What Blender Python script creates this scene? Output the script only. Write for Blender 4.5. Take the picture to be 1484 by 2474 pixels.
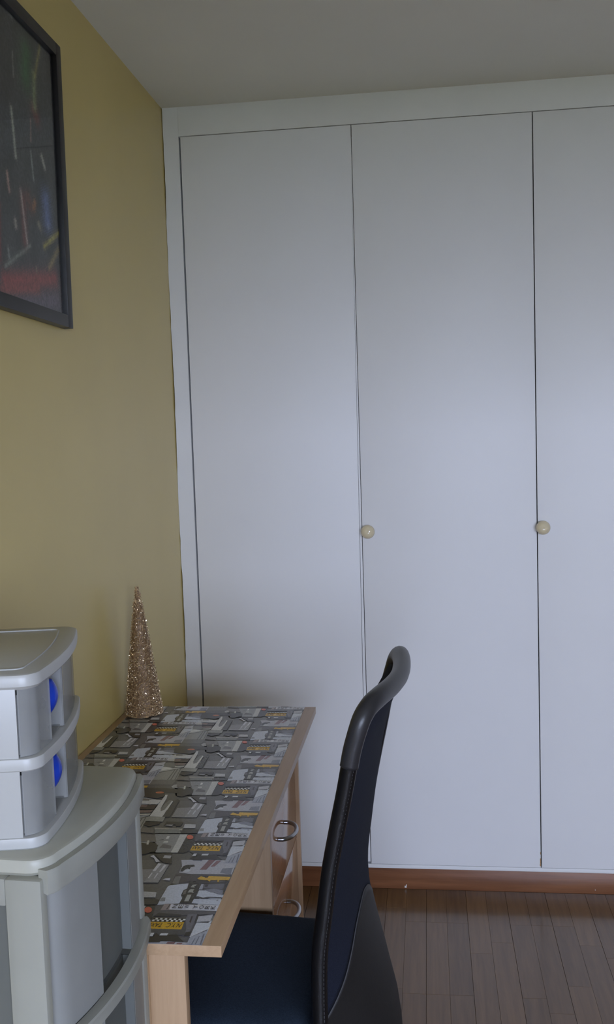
import bpy, bmesh, math, random
from mathutils import Vector, Matrix

# ---------------------------------------------------------------- clean start
for o in list(bpy.data.objects):
    bpy.data.objects.remove(o, do_unlink=True)
scene = bpy.context.scene
COL = scene.collection
random.seed(7)

# ---------------------------------------------------------------- camera
IMG_W, IMG_H, FOCAL_PX = 1484, 2474, 2330.3
cam_data = bpy.data.cameras.new('camera')
cam = bpy.data.objects.new('camera', cam_data)
COL.objects.link(cam)
cam_data.sensor_fit = 'VERTICAL'
cam_data.sensor_height = 36.0
cam_data.sensor_width = 36.0 * IMG_W / IMG_H
cam_data.lens = FOCAL_PX / IMG_H * 36.0
cam_data.clip_start = 0.02
r_ax = Vector((0.99190809, 0.12282377, -0.03213497))
d_ax = Vector((-0.02135162, -0.08812426, -0.99588063))
f_ax = Vector((-0.12514968, 0.98850819, -0.08478868))
cam_rot = Matrix((r_ax, -d_ax, -f_ax)).transposed()
cam.matrix_world = Matrix.Translation((0.767368, -2.902682, 1.438805)) @ cam_rot.to_4x4()
scene.camera = cam

# ---------------------------------------------------------------- sky, daylight, exposure
world = bpy.data.worlds.new('overcast_sky')
scene.world = world
world.use_nodes = True
wbg = world.node_tree.nodes['Background']
wbg.inputs['Color'].default_value = (0.66, 0.73, 1.0, 1.0)
wbg.inputs['Strength'].default_value = 5.0
# overcast sky: brightness (1 + 2 sin(elevation)) / 3, the same all the way round
wnt = world.node_tree
wtc = wnt.nodes.new('ShaderNodeTexCoord')
wsp = wnt.nodes.new('ShaderNodeSeparateXYZ')
wnt.links.new(wtc.outputs['Generated'], wsp.inputs[0])
wma = wnt.nodes.new('ShaderNodeMath'); wma.operation = 'MULTIPLY_ADD'; wma.use_clamp = False
wmx = wnt.nodes.new('ShaderNodeMath'); wmx.operation = 'MAXIMUM'; wmx.inputs[1].default_value = 0.0
wnt.links.new(wsp.outputs['Z'], wmx.inputs[0])
wnt.links.new(wmx.outputs[0], wma.inputs[0])
wma.inputs[1].default_value = 10.0
wma.inputs[2].default_value = 5.0
wnt.links.new(wma.outputs[0], wbg.inputs['Strength'])

ROOM_X, ROOM_Y0, ROOM_H = 3.207, -5.2, 2.41
WIN = (0.55, 3.10, 0.98, 1.98)          # x0, x1, z0, z1 of the window opening
pl = bpy.data.lights.new('window_portal', 'AREA')
pl.shape = 'RECTANGLE'
pl.size, pl.size_y = WIN[1] - WIN[0], WIN[3] - WIN[2]
pl.cycles.is_portal = True
plo = bpy.data.objects.new('window_portal', pl)
plo.location = ((WIN[0] + WIN[1]) / 2, ROOM_Y0 - 0.02, (WIN[2] + WIN[3]) / 2)
plo.rotation_euler = (math.radians(90), 0, 0)
COL.objects.link(plo)

vs = scene.view_settings
vs.view_transform = 'Standard'
vs.look = 'None'
vs.gamma = 1.0
vs.use_curve_mapping = False
vs.exposure = 2.15

# flat shapes of one repeat of the printed cover (colour, outline in millimetres)
PRINT_SHAPES = [
 ((84,83,80), [(185.2,-1114.6),(303.5,-1110.0),(356.7,-1329.5),(342.8,-1331.2),(343.6,-1404.5),(275.3,-1408.1)]),
 ((88,87,86), [(289.7,-1432.4),(356.6,-1428.8),(364.3,-1472.2),(368.7,-1511.1),(351.6,-1523.9),(358.9,-1577.6),(333.4,-1577.0)]),
 ((84,83,85), [(361.4,-1428.6),(447.9,-1423.9),(447.8,-1470.1),(450.1,-1525.1),(447.7,-1599.9),(449.6,-1684.1),(407.1,-1686.8),(379.7,-1624.7),(352.9,-1605.8),(359.2,-1571.1)]),
 ((92,92,92), [(174.0,-898.6),(176.4,-871.9),(212.1,-875.0),(239.5,-890.6),(249.7,-926.3),(215.5,-914.6),(188.6,-906.2)]),
 ((168,171,176), [(175.3,-939.5),(172.4,-902.7),(188.6,-906.2),(215.7,-915.4),(254.7,-930.0),(255.9,-948.6),(231.0,-953.2),(176.0,-948.8)]),
 ((66,66,66), [(174.6,-922.6),(191.3,-926.1),(206.3,-921.3),(249.5,-928.2),(250.2,-932.5),(208.0,-927.5),(192.7,-931.1),(176.1,-927.7)]),
 ((120,120,122), [(216.1,-927.3),(230.4,-924.9),(230.7,-931.5),(219.0,-933.1)]),
 ((146,146,145), [(135.7,-950.0),(176.3,-949.9),(237.0,-950.7),(238.3,-963.6),(139.7,-963.0)]),
 ((76,75,74), [(140.6,-966.0),(239.2,-964.4),(238.2,-973.4),(143.4,-975.0)]),
 ((62,60,60), [(240.4,-973.4),(238.8,-949.9),(252.8,-948.7),(252.6,-973.0)]),
 ((102,102,99), [(193.6,-987.2),(207.3,-974.4),(250.3,-974.2),(252.0,-998.9),(232.5,-999.6),(217.9,-1003.7)]),
 ((118,118,114), [(195.6,-1075.0),(195.7,-1040.3),(235.4,-1010.4),(250.9,-1004.8),(254.4,-1072.8)]),
 ((158,158,156), [(192.7,-1026.3),(192.5,-996.5),(208.9,-999.6),(226.3,-1005.6),(235.8,-1009.7),(201.7,-1029.5)]),
 ((140,140,136), [(193.2,-1033.4),(231.7,-1006.2),(249.3,-997.6),(250.8,-1003.3),(234.9,-1013.3),(195.9,-1038.2)]),
 ((78,78,76), [(196.1,-1038.9),(235.0,-1014.0),(250.9,-1004.1),(251.5,-1006.2),(236.2,-1017.6),(197.7,-1041.0)]),
 ((84,84,81), [(240.7,-1010.9),(242.6,-1010.2),(244.4,-1073.2),(242.2,-1073.3)]),
 ((84,84,81), [(236.0,-1014.7),(237.6,-1013.9),(237.9,-1073.4),(235.9,-1073.5)]),
 ((88,88,85), [(246.3,-1007.1),(247.9,-1006.4),(252.7,-1072.9),(250.7,-1073.0)]),
 ((96,94,91), [(190.1,-1077.9),(254.0,-1073.5),(254.0,-1099.6),(197.3,-1101.8)]),
 ((88,88,87), [(325.1,-1035.1),(357.1,-1030.5),(356.2,-1068.4),(331.6,-1059.1)]),
 ((132,132,131), [(254.4,-1110.1),(256.8,-1100.5),(273.8,-1094.2),(296.2,-1107.2),(281.9,-1121.4),(258.4,-1115.8)]),
 ((160,160,158), [(282.3,-1122.6),(281.9,-1107.8),(285.3,-1109.6),(287.5,-1123.1)]),
 ((56,53,50), [(203.1,-1121.2),(246.9,-1118.9),(272.9,-1124.3),(301.8,-1122.5),(305.5,-1142.7),(275.6,-1143.9),(225.7,-1139.6)]),
 ((134,132,128), [(276.2,-1054.2),(327.1,-1055.8),(328.8,-1063.3),(279.8,-1063.7)]),
 ((136,136,143), [(364.6,-1473.5),(363.8,-1451.9),(356.6,-1428.8),(403.8,-1425.0),(448.7,-1427.8),(449.3,-1475.0),(385.4,-1477.3)]),
 ((108,80,84), [(395.1,-1461.7),(401.8,-1426.4),(413.0,-1425.8),(405.6,-1461.1)]),
 ((112,84,88), [(409.7,-1450.7),(415.4,-1428.3),(423.1,-1427.9),(416.4,-1449.1)]),
 ((54,54,54), [(365.4,-1469.7),(364.5,-1459.6),(366.2,-1449.7),(370.5,-1445.9),(381.5,-1444.5),(384.9,-1450.3),(378.6,-1454.2),(378.5,-1462.6),(374.9,-1458.5),(371.3,-1463.0),(369.4,-1469.4)]),
 ((165,168,174), [(369.6,-1469.9),(372.7,-1463.7),(379.1,-1461.3),(380.9,-1463.7),(379.7,-1469.4)]),
 ((104,106,115), [(429.6,-1471.1),(430.7,-1455.4),(446.7,-1452.0),(447.6,-1475.1)]),
 ((74,70,72), [(360.4,-1479.9),(449.0,-1476.2),(448.8,-1483.6),(402.1,-1483.8),(399.0,-1499.7),(387.2,-1502.8),(368.7,-1511.1),(363.2,-1516.1)]),
 ((100,99,98), [(363.0,-1511.4),(362.4,-1487.2),(370.9,-1484.3),(373.2,-1510.8)]),
 ((60,60,60), [(360.9,-1516.2),(362.4,-1509.0),(372.7,-1513.2),(370.2,-1516.9)]),
 ((190,150,46), [(398.2,-1491.3),(402.7,-1483.7),(408.7,-1487.1),(415.1,-1482.3),(449.4,-1483.6),(448.8,-1494.5),(434.1,-1495.4),(434.3,-1501.3),(432.3,-1501.5),(431.0,-1495.5),(420.6,-1496.6),(419.9,-1501.0),(416.1,-1496.9),(401.3,-1494.8)]),
 ((58,48,40), [(408.1,-1484.7),(410.3,-1481.6),(414.5,-1482.3),(414.1,-1488.0),(410.3,-1488.9)]),
 ((62,58,56), [(398.5,-1497.4),(415.9,-1498.3),(420.2,-1502.1),(432.8,-1502.6),(448.7,-1496.9),(448.9,-1508.8),(399.6,-1506.9)]),
 ((90,90,97), [(414.2,-1517.9),(415.1,-1509.6),(446.1,-1506.2),(446.2,-1525.4),(430.8,-1523.9),(415.8,-1522.5)]),
 ((52,50,56), [(415.8,-1517.8),(415.8,-1510.3),(420.4,-1510.5),(420.6,-1518.7)]),
 ((128,130,138), [(404.7,-1509.0),(412.8,-1509.7),(414.7,-1527.2),(408.0,-1527.6)]),
 ((172,177,188), [(358.8,-1578.1),(358.5,-1548.8),(359.0,-1521.1),(361.5,-1516.2),(369.4,-1513.9),(388.6,-1508.7),(390.5,-1525.1),(386.9,-1531.1),(386.6,-1547.1),(390.7,-1555.9),(390.2,-1571.8)]),
 ((110,112,114), [(359.0,-1567.1),(359.3,-1555.5),(365.0,-1555.2),(367.4,-1566.6)]),
 ((168,173,184), [(410.8,-1552.9),(410.2,-1529.8),(420.8,-1529.6),(428.9,-1535.6),(433.3,-1535.3),(441.1,-1540.5),(449.1,-1541.7),(449.5,-1554.6)]),
 ((105,107,118), [(418.2,-1528.1),(430.5,-1522.8),(447.2,-1527.6),(448.7,-1542.4),(441.1,-1540.5),(435.5,-1535.2),(428.8,-1535.1)]),
 ((172,177,188), [(408.3,-1569.9),(409.0,-1557.0),(449.4,-1555.1),(449.4,-1573.3)]),
 ((58,58,62), [(408.2,-1549.3),(413.0,-1548.3),(421.7,-1552.3),(429.8,-1549.1),(449.2,-1549.7),(449.3,-1552.9),(432.7,-1552.3),(422.7,-1556.7),(415.4,-1554.0),(409.8,-1554.3)]),
 ((120,122,130), [(442.6,-1559.9),(444.8,-1557.1),(446.6,-1558.1),(445.8,-1561.9)]),
 ((54,53,51), [(390.7,-1569.6),(391.2,-1549.1),(386.6,-1547.1),(386.4,-1531.1),(391.3,-1523.9),(388.6,-1501.5),(399.0,-1502.2),(399.4,-1509.8),(409.3,-1510.2),(408.5,-1569.9)]),
 ((92,88,84), [(388.2,-1544.8),(387.8,-1532.2),(390.8,-1528.6),(392.6,-1542.3)]),
 ((124,124,119), [(395.1,-1520.9),(396.3,-1513.0),(402.1,-1511.5),(401.8,-1516.7),(399.4,-1517.6),(401.8,-1521.4)]),
 ((124,124,119), [(394.6,-1538.0),(395.0,-1530.6),(397.6,-1526.3),(402.5,-1527.0),(401.6,-1532.6),(403.9,-1538.4),(399.0,-1536.9)]),
 ((128,128,124), [(396.1,-1564.9),(395.7,-1544.8),(402.1,-1544.0),(402.6,-1564.5)]),
 ((122,112,112), [(367.7,-1593.2),(369.0,-1574.4),(381.9,-1573.6),(382.1,-1592.4)]),
 ((158,158,164), [(380.1,-1590.4),(378.9,-1574.7),(450.1,-1573.9),(450.5,-1590.5)]),
 ((70,68,72), [(376.6,-1583.1),(376.5,-1574.8),(378.1,-1574.7),(378.1,-1583.0)]),
 ((70,68,72), [(375.4,-1590.0),(376.4,-1580.9),(378.0,-1580.8),(377.3,-1590.5)]),
 ((80,79,82), [(356.8,-1595.0),(367.7,-1593.2),(381.7,-1590.9),(450.6,-1590.9),(450.3,-1600.8),(362.7,-1609.8)]),
 ((60,59,60), [(362.8,-1610.4),(367.6,-1600.7),(401.7,-1603.8),(403.1,-1608.9)]),
 ((92,91,97), [(415.3,-1660.4),(410.9,-1622.8),(411.0,-1602.2),(425.6,-1600.9),(426.3,-1611.6),(426.1,-1641.8),(424.8,-1661.3)]),
 ((58,50,52), [(418.4,-1624.3),(417.7,-1608.0),(420.0,-1607.9),(421.2,-1626.2)]),
 ((45,44,46), [(420.2,-1661.6),(420.4,-1651.9),(427.5,-1649.5),(427.3,-1661.1)]),
 ((56,55,57), [(425.9,-1623.9),(424.6,-1601.3),(428.2,-1602.2),(429.0,-1623.7)]),
 ((140,140,145), [(429.0,-1623.7),(428.2,-1607.4),(448.0,-1601.0),(448.1,-1620.4)]),
 ((172,176,184), [(429.0,-1662.0),(429.2,-1624.7),(446.0,-1624.6),(450.1,-1617.3),(449.7,-1636.3)]),
 ((126,129,139), [(429.1,-1686.3),(429.6,-1665.2),(450.6,-1640.2),(450.9,-1659.6),(450.3,-1684.9)]),
 ((172,174,180), [(428.2,-1662.0),(448.5,-1638.0),(448.9,-1642.7),(429.8,-1664.4)]),
 ((86,86,92), [(429.0,-1665.2),(430.5,-1663.6),(448.9,-1642.7),(448.8,-1646.2)]),
 ((96,98,108), [(446.0,-1656.1),(448.0,-1653.6),(449.8,-1685.0),(447.6,-1685.1)]),
 ((96,98,108), [(441.3,-1662.1),(442.7,-1660.1),(442.1,-1685.5),(440.4,-1685.6)]),
 ((96,98,108), [(436.9,-1667.1),(438.1,-1665.7),(437.0,-1685.8),(435.4,-1685.9)]),
 ((70,70,72), [(361.6,-1397.3),(361.7,-1367.9),(410.5,-1363.6),(419.4,-1394.3),(420.1,-1408.5),(376.2,-1410.8)]),
 ((48,46,46), [(369.5,-1423.1),(379.2,-1415.1),(379.2,-1405.3),(386.8,-1412.0),(410.3,-1407.2),(413.4,-1414.1),(424.7,-1426.6),(391.5,-1425.4),(390.9,-1429.6),(376.6,-1430.4)]),
 ((160,162,165), [(371.1,-1414.6),(372.1,-1405.7),(376.9,-1405.4),(377.1,-1414.6)]),
 ((160,162,165), [(385.8,-1411.7),(386.6,-1406.3),(397.1,-1405.3),(396.5,-1411.1)]),
 ((214,168,44), [(362.8,-1394.7),(362.5,-1376.4),(411.5,-1373.9),(412.4,-1394.3)]),
 ((58,57,57), [(343.3,-1331.2),(357.1,-1329.5),(361.3,-1363.8),(362.1,-1395.1),(354.7,-1403.9),(343.8,-1404.5)]),
 ((116,117,117), [(285.3,-1333.0),(343.0,-1331.2),(343.5,-1403.6),(306.9,-1405.5)]),
 ((146,146,144), [(329.8,-1332.8),(342.7,-1331.2),(343.9,-1403.6),(332.3,-1404.2),(331.8,-1369.1)]),
 ((96,93,90), [(258.3,-1336.3),(285.8,-1334.9),(297.5,-1367.0),(289.1,-1363.7),(267.0,-1364.8)]),
 ((44,43,39), [(268.9,-1368.5),(280.7,-1371.6),(287.2,-1365.7),(298.6,-1370.7),(305.4,-1388.9),(305.2,-1405.3),(280.5,-1406.6)]),
 ((150,150,142), [(282.5,-1375.7),(279.8,-1360.4),(282.7,-1358.3),(286.1,-1375.5)]),
 ((160,160,160), [(309.4,-1351.6),(309.3,-1340.6),(313.6,-1340.4),(314.0,-1351.4)]),
 ((160,160,158), [(308.2,-1366.1),(309.4,-1362.3),(316.4,-1360.8),(317.0,-1366.4)]),
 ((80,80,78), [(296.5,-1357.6),(306.9,-1353.3),(306.3,-1357.1)]),
 ((92,90,92), [(308.1,-1387.0),(310.4,-1372.0),(327.0,-1378.6),(328.3,-1389.6)]),
 ((112,111,113), [(294.5,-1259.2),(294.5,-1217.2),(320.6,-1213.8),(318.0,-1260.3)]),
 ((152,152,150), [(253.4,-1258.1),(254.3,-1212.2),(254.8,-1154.2),(259.1,-1154.1),(262.2,-1174.4),(263.9,-1220.7),(267.7,-1234.4),(273.0,-1227.0),(275.4,-1183.7),(278.2,-1185.9),(278.4,-1240.0),(277.4,-1259.6)]),
 ((100,100,98), [(267.7,-1234.4),(264.1,-1220.7),(264.9,-1204.9),(269.4,-1181.2),(274.7,-1180.2),(275.4,-1183.7),(273.0,-1227.0)]),
 ((66,65,63), [(278.3,-1259.9),(277.5,-1233.5),(283.2,-1175.9),(289.7,-1180.8),(291.5,-1259.3)]),
 ((118,118,113), [(252.0,-1278.5),(250.8,-1259.0),(283.2,-1259.7),(284.4,-1280.8)]),
 ((46,43,41), [(252.5,-1294.7),(254.6,-1282.2),(279.9,-1281.0),(281.3,-1291.3),(265.7,-1302.3)]),
 ((48,46,45), [(290.9,-1299.1),(292.0,-1280.4),(322.1,-1281.1),(321.6,-1297.6),(313.4,-1299.2),(310.5,-1291.6),(294.2,-1294.8)]),
 ((118,117,118), [(293.0,-1296.9),(295.2,-1292.3),(307.0,-1292.8),(305.9,-1300.0)]),
 ((96,92,88), [(255.4,-1326.6),(255.1,-1308.5),(276.0,-1309.5),(281.9,-1330.2)]),
 ((104,106,104), [(283.6,-1330.1),(280.5,-1313.4),(322.8,-1312.3),(330.2,-1327.9)]),
 ((62,61,60), [(328.9,-1329.3),(329.7,-1311.0),(357.7,-1312.7),(358.5,-1326.5)]),
 ((140,140,142), [(328.7,-1307.0),(327.0,-1288.8),(347.1,-1289.9),(350.1,-1306.0)]),
 ((120,120,123), [(318.0,-1260.3),(322.5,-1192.1),(341.7,-1197.0),(340.9,-1259.2)]),
 ((158,158,164), [(320.7,-1221.6),(322.9,-1193.7),(328.1,-1195.8),(325.6,-1221.4)]),
 ((158,158,164), [(332.2,-1224.0),(333.8,-1197.8),(338.1,-1199.9),(335.1,-1223.9)]),
 ((150,150,156), [(320.4,-1245.1),(321.2,-1227.1),(323.2,-1228.2),(322.3,-1245.7)]),
 ((150,150,156), [(329.9,-1246.4),(330.7,-1227.8),(332.9,-1228.4),(331.8,-1246.8)]),
 ((166,166,172), [(301.9,-1169.0),(306.4,-1164.1),(323.6,-1187.5),(317.9,-1190.0),(310.1,-1175.3)]),
 ((54,51,48), [(275.4,-1148.1),(303.3,-1125.0),(305.9,-1146.9),(289.5,-1163.1),(278.5,-1160.0)]),
 ((60,57,54), [(305.2,-1158.9),(335.7,-1155.3),(344.8,-1194.6),(330.6,-1191.8),(322.7,-1181.7)]),
 ((128,128,132), [(325.1,-1174.6),(324.9,-1164.0),(337.0,-1164.7),(337.6,-1175.3)]),
 ((150,150,156), [(344.6,-1249.0),(349.3,-1244.5),(356.3,-1243.1),(357.1,-1251.7)]),
 ((56,53,48), [(206.8,-1166.5),(201.7,-1121.5),(246.2,-1127.2),(255.9,-1162.1),(244.1,-1173.3)]),
 ((150,150,150), [(217.9,-1200.0),(212.5,-1179.3),(231.8,-1182.0),(246.1,-1180.3),(255.0,-1182.2),(251.7,-1203.2)]),
 ((98,96,92), [(217.4,-1186.2),(216.0,-1175.6),(230.0,-1177.4),(231.9,-1185.5)]),
 ((60,50,48), [(224.7,-1226.9),(220.8,-1206.8),(252.0,-1204.3),(252.7,-1225.7)]),
 ((104,84,80), [(221.7,-1215.8),(223.2,-1205.5),(235.2,-1206.2),(235.0,-1217.5)]),
 ((104,90,86), [(230.0,-1244.4),(227.3,-1231.3),(251.3,-1230.2),(250.7,-1243.5)]),
 ((138,138,134), [(233.6,-1256.2),(231.4,-1247.6),(252.2,-1245.6),(251.8,-1254.7)]),
 ((168,84,66), [(355.9,-1343.5),(356.1,-1347.9),(354.8,-1351.2),(352.1,-1352.5),(348.9,-1351.5),(345.9,-1348.4),(344.0,-1344.1),(343.7,-1339.7),(345.1,-1336.3),(347.8,-1335.0),(351.0,-1336.1),(354.0,-1339.2)]),
 ((160,92,60), [(248.9,-1144.3),(248.5,-1146.8),(246.0,-1148.6),(242.0,-1149.4),(237.8,-1149.0),(234.3,-1147.3),(232.5,-1145.0),(232.9,-1142.5),(235.4,-1140.6),(239.3,-1139.8),(243.6,-1140.3),(247.1,-1141.9)]),
]
# brush strokes of the framed print and one painted glass reflection (y, z, y, z, width, colour)
PAINT_STROKES = [
 (-1.130,2.052,-1.120,1.965,0.0045,(150, 150, 140)),
 (-1.046,2.184,-1.056,2.134,0.0225,(48, 84, 52)),
 (-0.975,2.223,-1.009,2.151,0.0050,(120, 112, 70)),
 (-1.014,2.154,-1.016,2.091,0.0090,(112, 116, 84)),
 (-1.040,2.060,-1.044,2.017,0.0025,(135, 110, 105)),
 (-1.047,1.995,-1.039,1.943,0.0030,(120, 125, 122)),
 (-0.992,2.002,-0.979,1.984,0.0050,(150, 148, 140)),
 (-1.020,2.084,-1.008,2.072,0.0150,(96, 50, 52)),
 (-1.163,1.924,-1.157,1.894,0.0045,(150, 120, 110)),
 (-1.105,1.906,-1.086,1.812,0.0040,(150, 132, 126)),
 (-1.095,1.895,-1.097,1.815,0.0130,(92, 48, 46)),
 (-0.981,1.919,-0.976,1.876,0.0190,(84, 96, 140)),
 (-1.137,1.843,-1.135,1.834,0.0050,(150, 140, 130)),
 (-0.977,1.871,-0.973,1.866,0.0040,(150, 148, 140)),
 (-1.024,1.861,-1.018,1.857,0.0060,(120, 112, 92)),
 (-1.002,1.822,-0.922,1.865,0.0050,(140, 126, 60)),
 (-0.971,1.839,-0.947,1.852,0.0045,(150, 140, 80)),
 (-1.192,1.749,-1.072,1.810,0.0040,(104, 106, 98)),
 (-1.175,1.784,-1.172,1.767,0.0040,(110, 112, 108)),
 (-1.195,1.724,-0.952,1.765,0.0170,(128, 56, 52)),
 (-1.209,1.705,-1.042,1.732,0.0100,(120, 60, 54)),
 (-1.127,1.687,-0.943,1.721,0.0225,(84, 70, 84)),
 (-1.039,1.900,-1.046,1.888,0.0070,(128, 84, 52)),
 (-1.072,1.903,-1.061,1.885,0.0150,(86, 54, 48)),
 (-1.112,2.160,-1.112,2.115,0.0025,(110, 112, 105)),
 (-1.117,2.229,-1.106,2.226,0.0050,(96, 98, 96)),
 (-1.047,1.772,-1.045,1.761,0.0025,(120, 118, 96)),
 (-0.927,1.830,-0.979,1.783,0.0070,(120, 104, 70)),
 (-1.206,1.858,-1.213,1.760,0.0070,(100, 46, 44)),
 (-1.192,1.999,-0.922,2.079,0.0451,(62, 62, 70)),  # pale band: wardrobe reflection in the glass, painted into the print
]

# ---------------------------------------------------------------- helpers
def lin(c):
    return tuple(((v / 255) / 12.92 if v / 255 <= 0.04045 else ((v / 255 + 0.055) / 1.055) ** 2.4) for v in c)

def finish(name, bm, mat, parent=None, smooth=False, loc=None):
    me = bpy.data.meshes.new(name)
    bmesh.ops.recalc_face_normals(bm, faces=bm.faces)
    bm.to_mesh(me)
    bm.free()
    return link_mesh(name, me, mat, parent, smooth, loc)

def link_mesh(name, me, mat, parent=None, smooth=False, loc=None):
    if mat is not None and len(me.materials) == 0:
        me.materials.append(mat)
    if smooth:
        for p in me.polygons:
            p.use_smooth = True
        if smooth != 'all':
            try:
                me.set_sharp_from_angle(angle=math.radians(38))
            except Exception:
                pass
    o = bpy.data.objects.new(name, me)
    COL.objects.link(o)
    if parent is not None:
        o.parent = parent
    if loc is not None:
        o.location = loc
    return o

def thing(name, label, cat, loc=(0, 0, 0), rz=0.0, group=None):
    o = bpy.data.objects.new(name, None)
    o.empty_display_size = 0.05
    COL.objects.link(o)
    o.location = loc
    o.rotation_euler = (0, 0, rz)
    o['label'] = label
    o['category'] = cat
    if group:
        o['group'] = group
    return o

def structure(o, label=None):
    o['kind'] = 'structure'
    if label:
        o['label'] = label
    return o

def add_box(bm, x0, x1, y0, y1, z0, z1, bevel=0.0, seg=2):
    b = bmesh.new()
    vs_ = [b.verts.new((x, y, z)) for x in (x0, x1) for y in (y0, y1) for z in (z0, z1)]
    for f in ((0, 1, 3, 2), (4, 6, 7, 5), (0, 4, 5, 1), (2, 3, 7, 6), (0, 2, 6, 4), (1, 5, 7, 3)):
        b.faces.new([vs_[i] for i in f])
    if bevel > 0:
        bmesh.ops.bevel(b, geom=list(b.edges), offset=bevel, segments=seg, profile=0.6, affect='EDGES')
    bmesh.ops.recalc_face_normals(b, faces=b.faces)
    me = bpy.data.meshes.new('tmp')
    b.to_mesh(me)
    b.free()
    bm.from_mesh(me)
    bpy.data.meshes.remove(me)
    return bm

def box(name, mat, parent, x0, x1, y0, y1, z0, z1, bevel=0.0015, seg=2):
    bm = add_box(bmesh.new(), x0, x1, y0, y1, z0, z1, bevel, seg)
    return finish(name, bm, mat, parent, smooth=bevel > 0)

def stack(bm, rings, cap=True):
    """closed rings of equal point count, joined in order, ends capped"""
    vr = [[bm.verts.new(p) for p in ring] for ring in rings]
    n = len(vr[0])
    for a, b in zip(vr[:-1], vr[1:]):
        for i in range(n):
            j = (i + 1) % n
            bm.faces.new((a[i], a[j], b[j], b[i]))
    if cap:
        bm.faces.new(vr[0])
        bm.faces.new(vr[-1])
    return bm

def catmull(pts, sub=6):
    P = [Vector(p) for p in pts]
    P = [P[0] * 2 - P[1]] + P + [P[-1] * 2 - P[-2]]
    out = []
    for i in range(1, len(P) - 2):
        for k in range(sub):
            t = k / sub
            a, b, c, d = P[i - 1], P[i], P[i + 1], P[i + 2]
            out.append(0.5 * ((2 * b) + (c - a) * t + (2 * a - 5 * b + 4 * c - d) * t * t + (3 * b - a - 3 * c + d) * t ** 3))
    out.append(P[-2])
    return out

def tube(bm, path, radius, seg=10, closed=False):
    path = [Vector(p) for p in path]
    n = len(path)
    rad = radius if callable(radius) else (lambda t: radius)
    t0 = (path[1] - path[0]).normalized()
    ref = Vector((0, 0, 1)) if abs(t0.z) < 0.9 else Vector((1, 0, 0))
    nrm = (ref - t0 * ref.dot(t0)).normalized()
    rings = []
    for i in range(n):
        t = (path[min(i + 1, n - 1)] - path[max(i - 1, 0)]).normalized()
        nrm = (nrm - t * nrm.dot(t)).normalized()
        bn = t.cross(nrm)
        r = rad(i / (n - 1))
        ra, rb = r if isinstance(r, tuple) else (r, r)
        rings.append([path[i] + nrm * (ra * math.cos(2 * math.pi * k / seg)) + bn * (rb * math.sin(2 * math.pi * k / seg)) for k in range(seg)])
    return stack(bm, rings)

def lathe(bm, profile, seg=32, axis='Z', origin=(0, 0, 0)):
    """profile: (radius, height) list, both ends closed with caps"""
    rings = []
    for r, h in profile:
        ring = []
        for k in range(seg):
            a = 2 * math.pi * k / seg
            p = (r * math.cos(a), r * math.sin(a), h)
            if axis == 'Y-':
                p = (p[0], -p[2], p[1])
            elif axis == 'X':
                p = (p[2], p[0], p[1])
            elif axis == 'Y':
                p = (p[1], p[2], p[0])
            ring.append((p[0] + origin[0], p[1] + origin[1], p[2] + origin[2]))
        rings.append(ring)
    return stack(bm, rings)

def interp(tab, z):
    if z <= tab[0][0]:
        return tab[0][1]
    for (a, va), (b, vb) in zip(tab[:-1], tab[1:]):
        if z <= b:
            t = (z - a) / (b - a)
            return va + (vb - va) * t
    return tab[-1][1]

# ---------------------------------------------------------------- materials
def new_mat(name):
    m = bpy.data.materials.new(name)
    m.use_nodes = True
    nt = m.node_tree
    return m, nt, nt.nodes['Principled BSDF']

def N(nt, typ, **kw):
    n = nt.nodes.new(typ)
    for k, v in kw.items():
        setattr(n, k, v)
    return n

def plain(name, col, rough=0.5, metal=0.0, var=0.06, scale=30.0, bump=0.0, bscale=300.0, spec=0.5, coat=0.0):
    """colour with slight procedural variation and optional fine relief"""
    m, nt, b = new_mat(name)
    tc = N(nt, 'ShaderNodeTexCoord')
    nz = N(nt, 'ShaderNodeTexNoise')
    nz.inputs['Scale'].default_value = scale
    nz.inputs['Detail'].default_value = 4
    nt.links.new(tc.outputs['Object'], nz.inputs['Vector'])
    cr = N(nt, 'ShaderNodeValToRGB')
    cr.color_ramp.elements[0].position = 0.3
    cr.color_ramp.elements[1].position = 0.7
    cr.color_ramp.elements[0].color = (*[c * (1 - var) for c in col], 1)
    cr.color_ramp.elements[1].color = (*[min(1, c * (1 + var)) for c in col], 1)
    nt.links.new(nz.outputs['Fac'], cr.inputs['Fac'])
    nt.links.new(cr.outputs['Color'], b.inputs['Base Color'])
    b.inputs['Roughness'].default_value = rough
    b.inputs['Metallic'].default_value = metal
    b.inputs['Specular IOR Level'].default_value = spec
    if coat:
        b.inputs['Coat Weight'].default_value = coat
        b.inputs['Coat Roughness'].default_value = 0.15
    if bump:
        n2 = N(nt, 'ShaderNodeTexNoise')
        n2.inputs['Scale'].default_value = bscale
        n2.inputs['Detail'].default_value = 3
        nt.links.new(tc.outputs['Object'], n2.inputs['Vector'])
        bp = N(nt, 'ShaderNodeBump')
        bp.inputs['Strength'].default_value = bump
        bp.inputs['Distance'].default_value = 0.002
        nt.links.new(n2.outputs['Fac'], bp.inputs['Height'])
        nt.links.new(bp.outputs['Normal'], b.inputs['Normal'])
    return m

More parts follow.
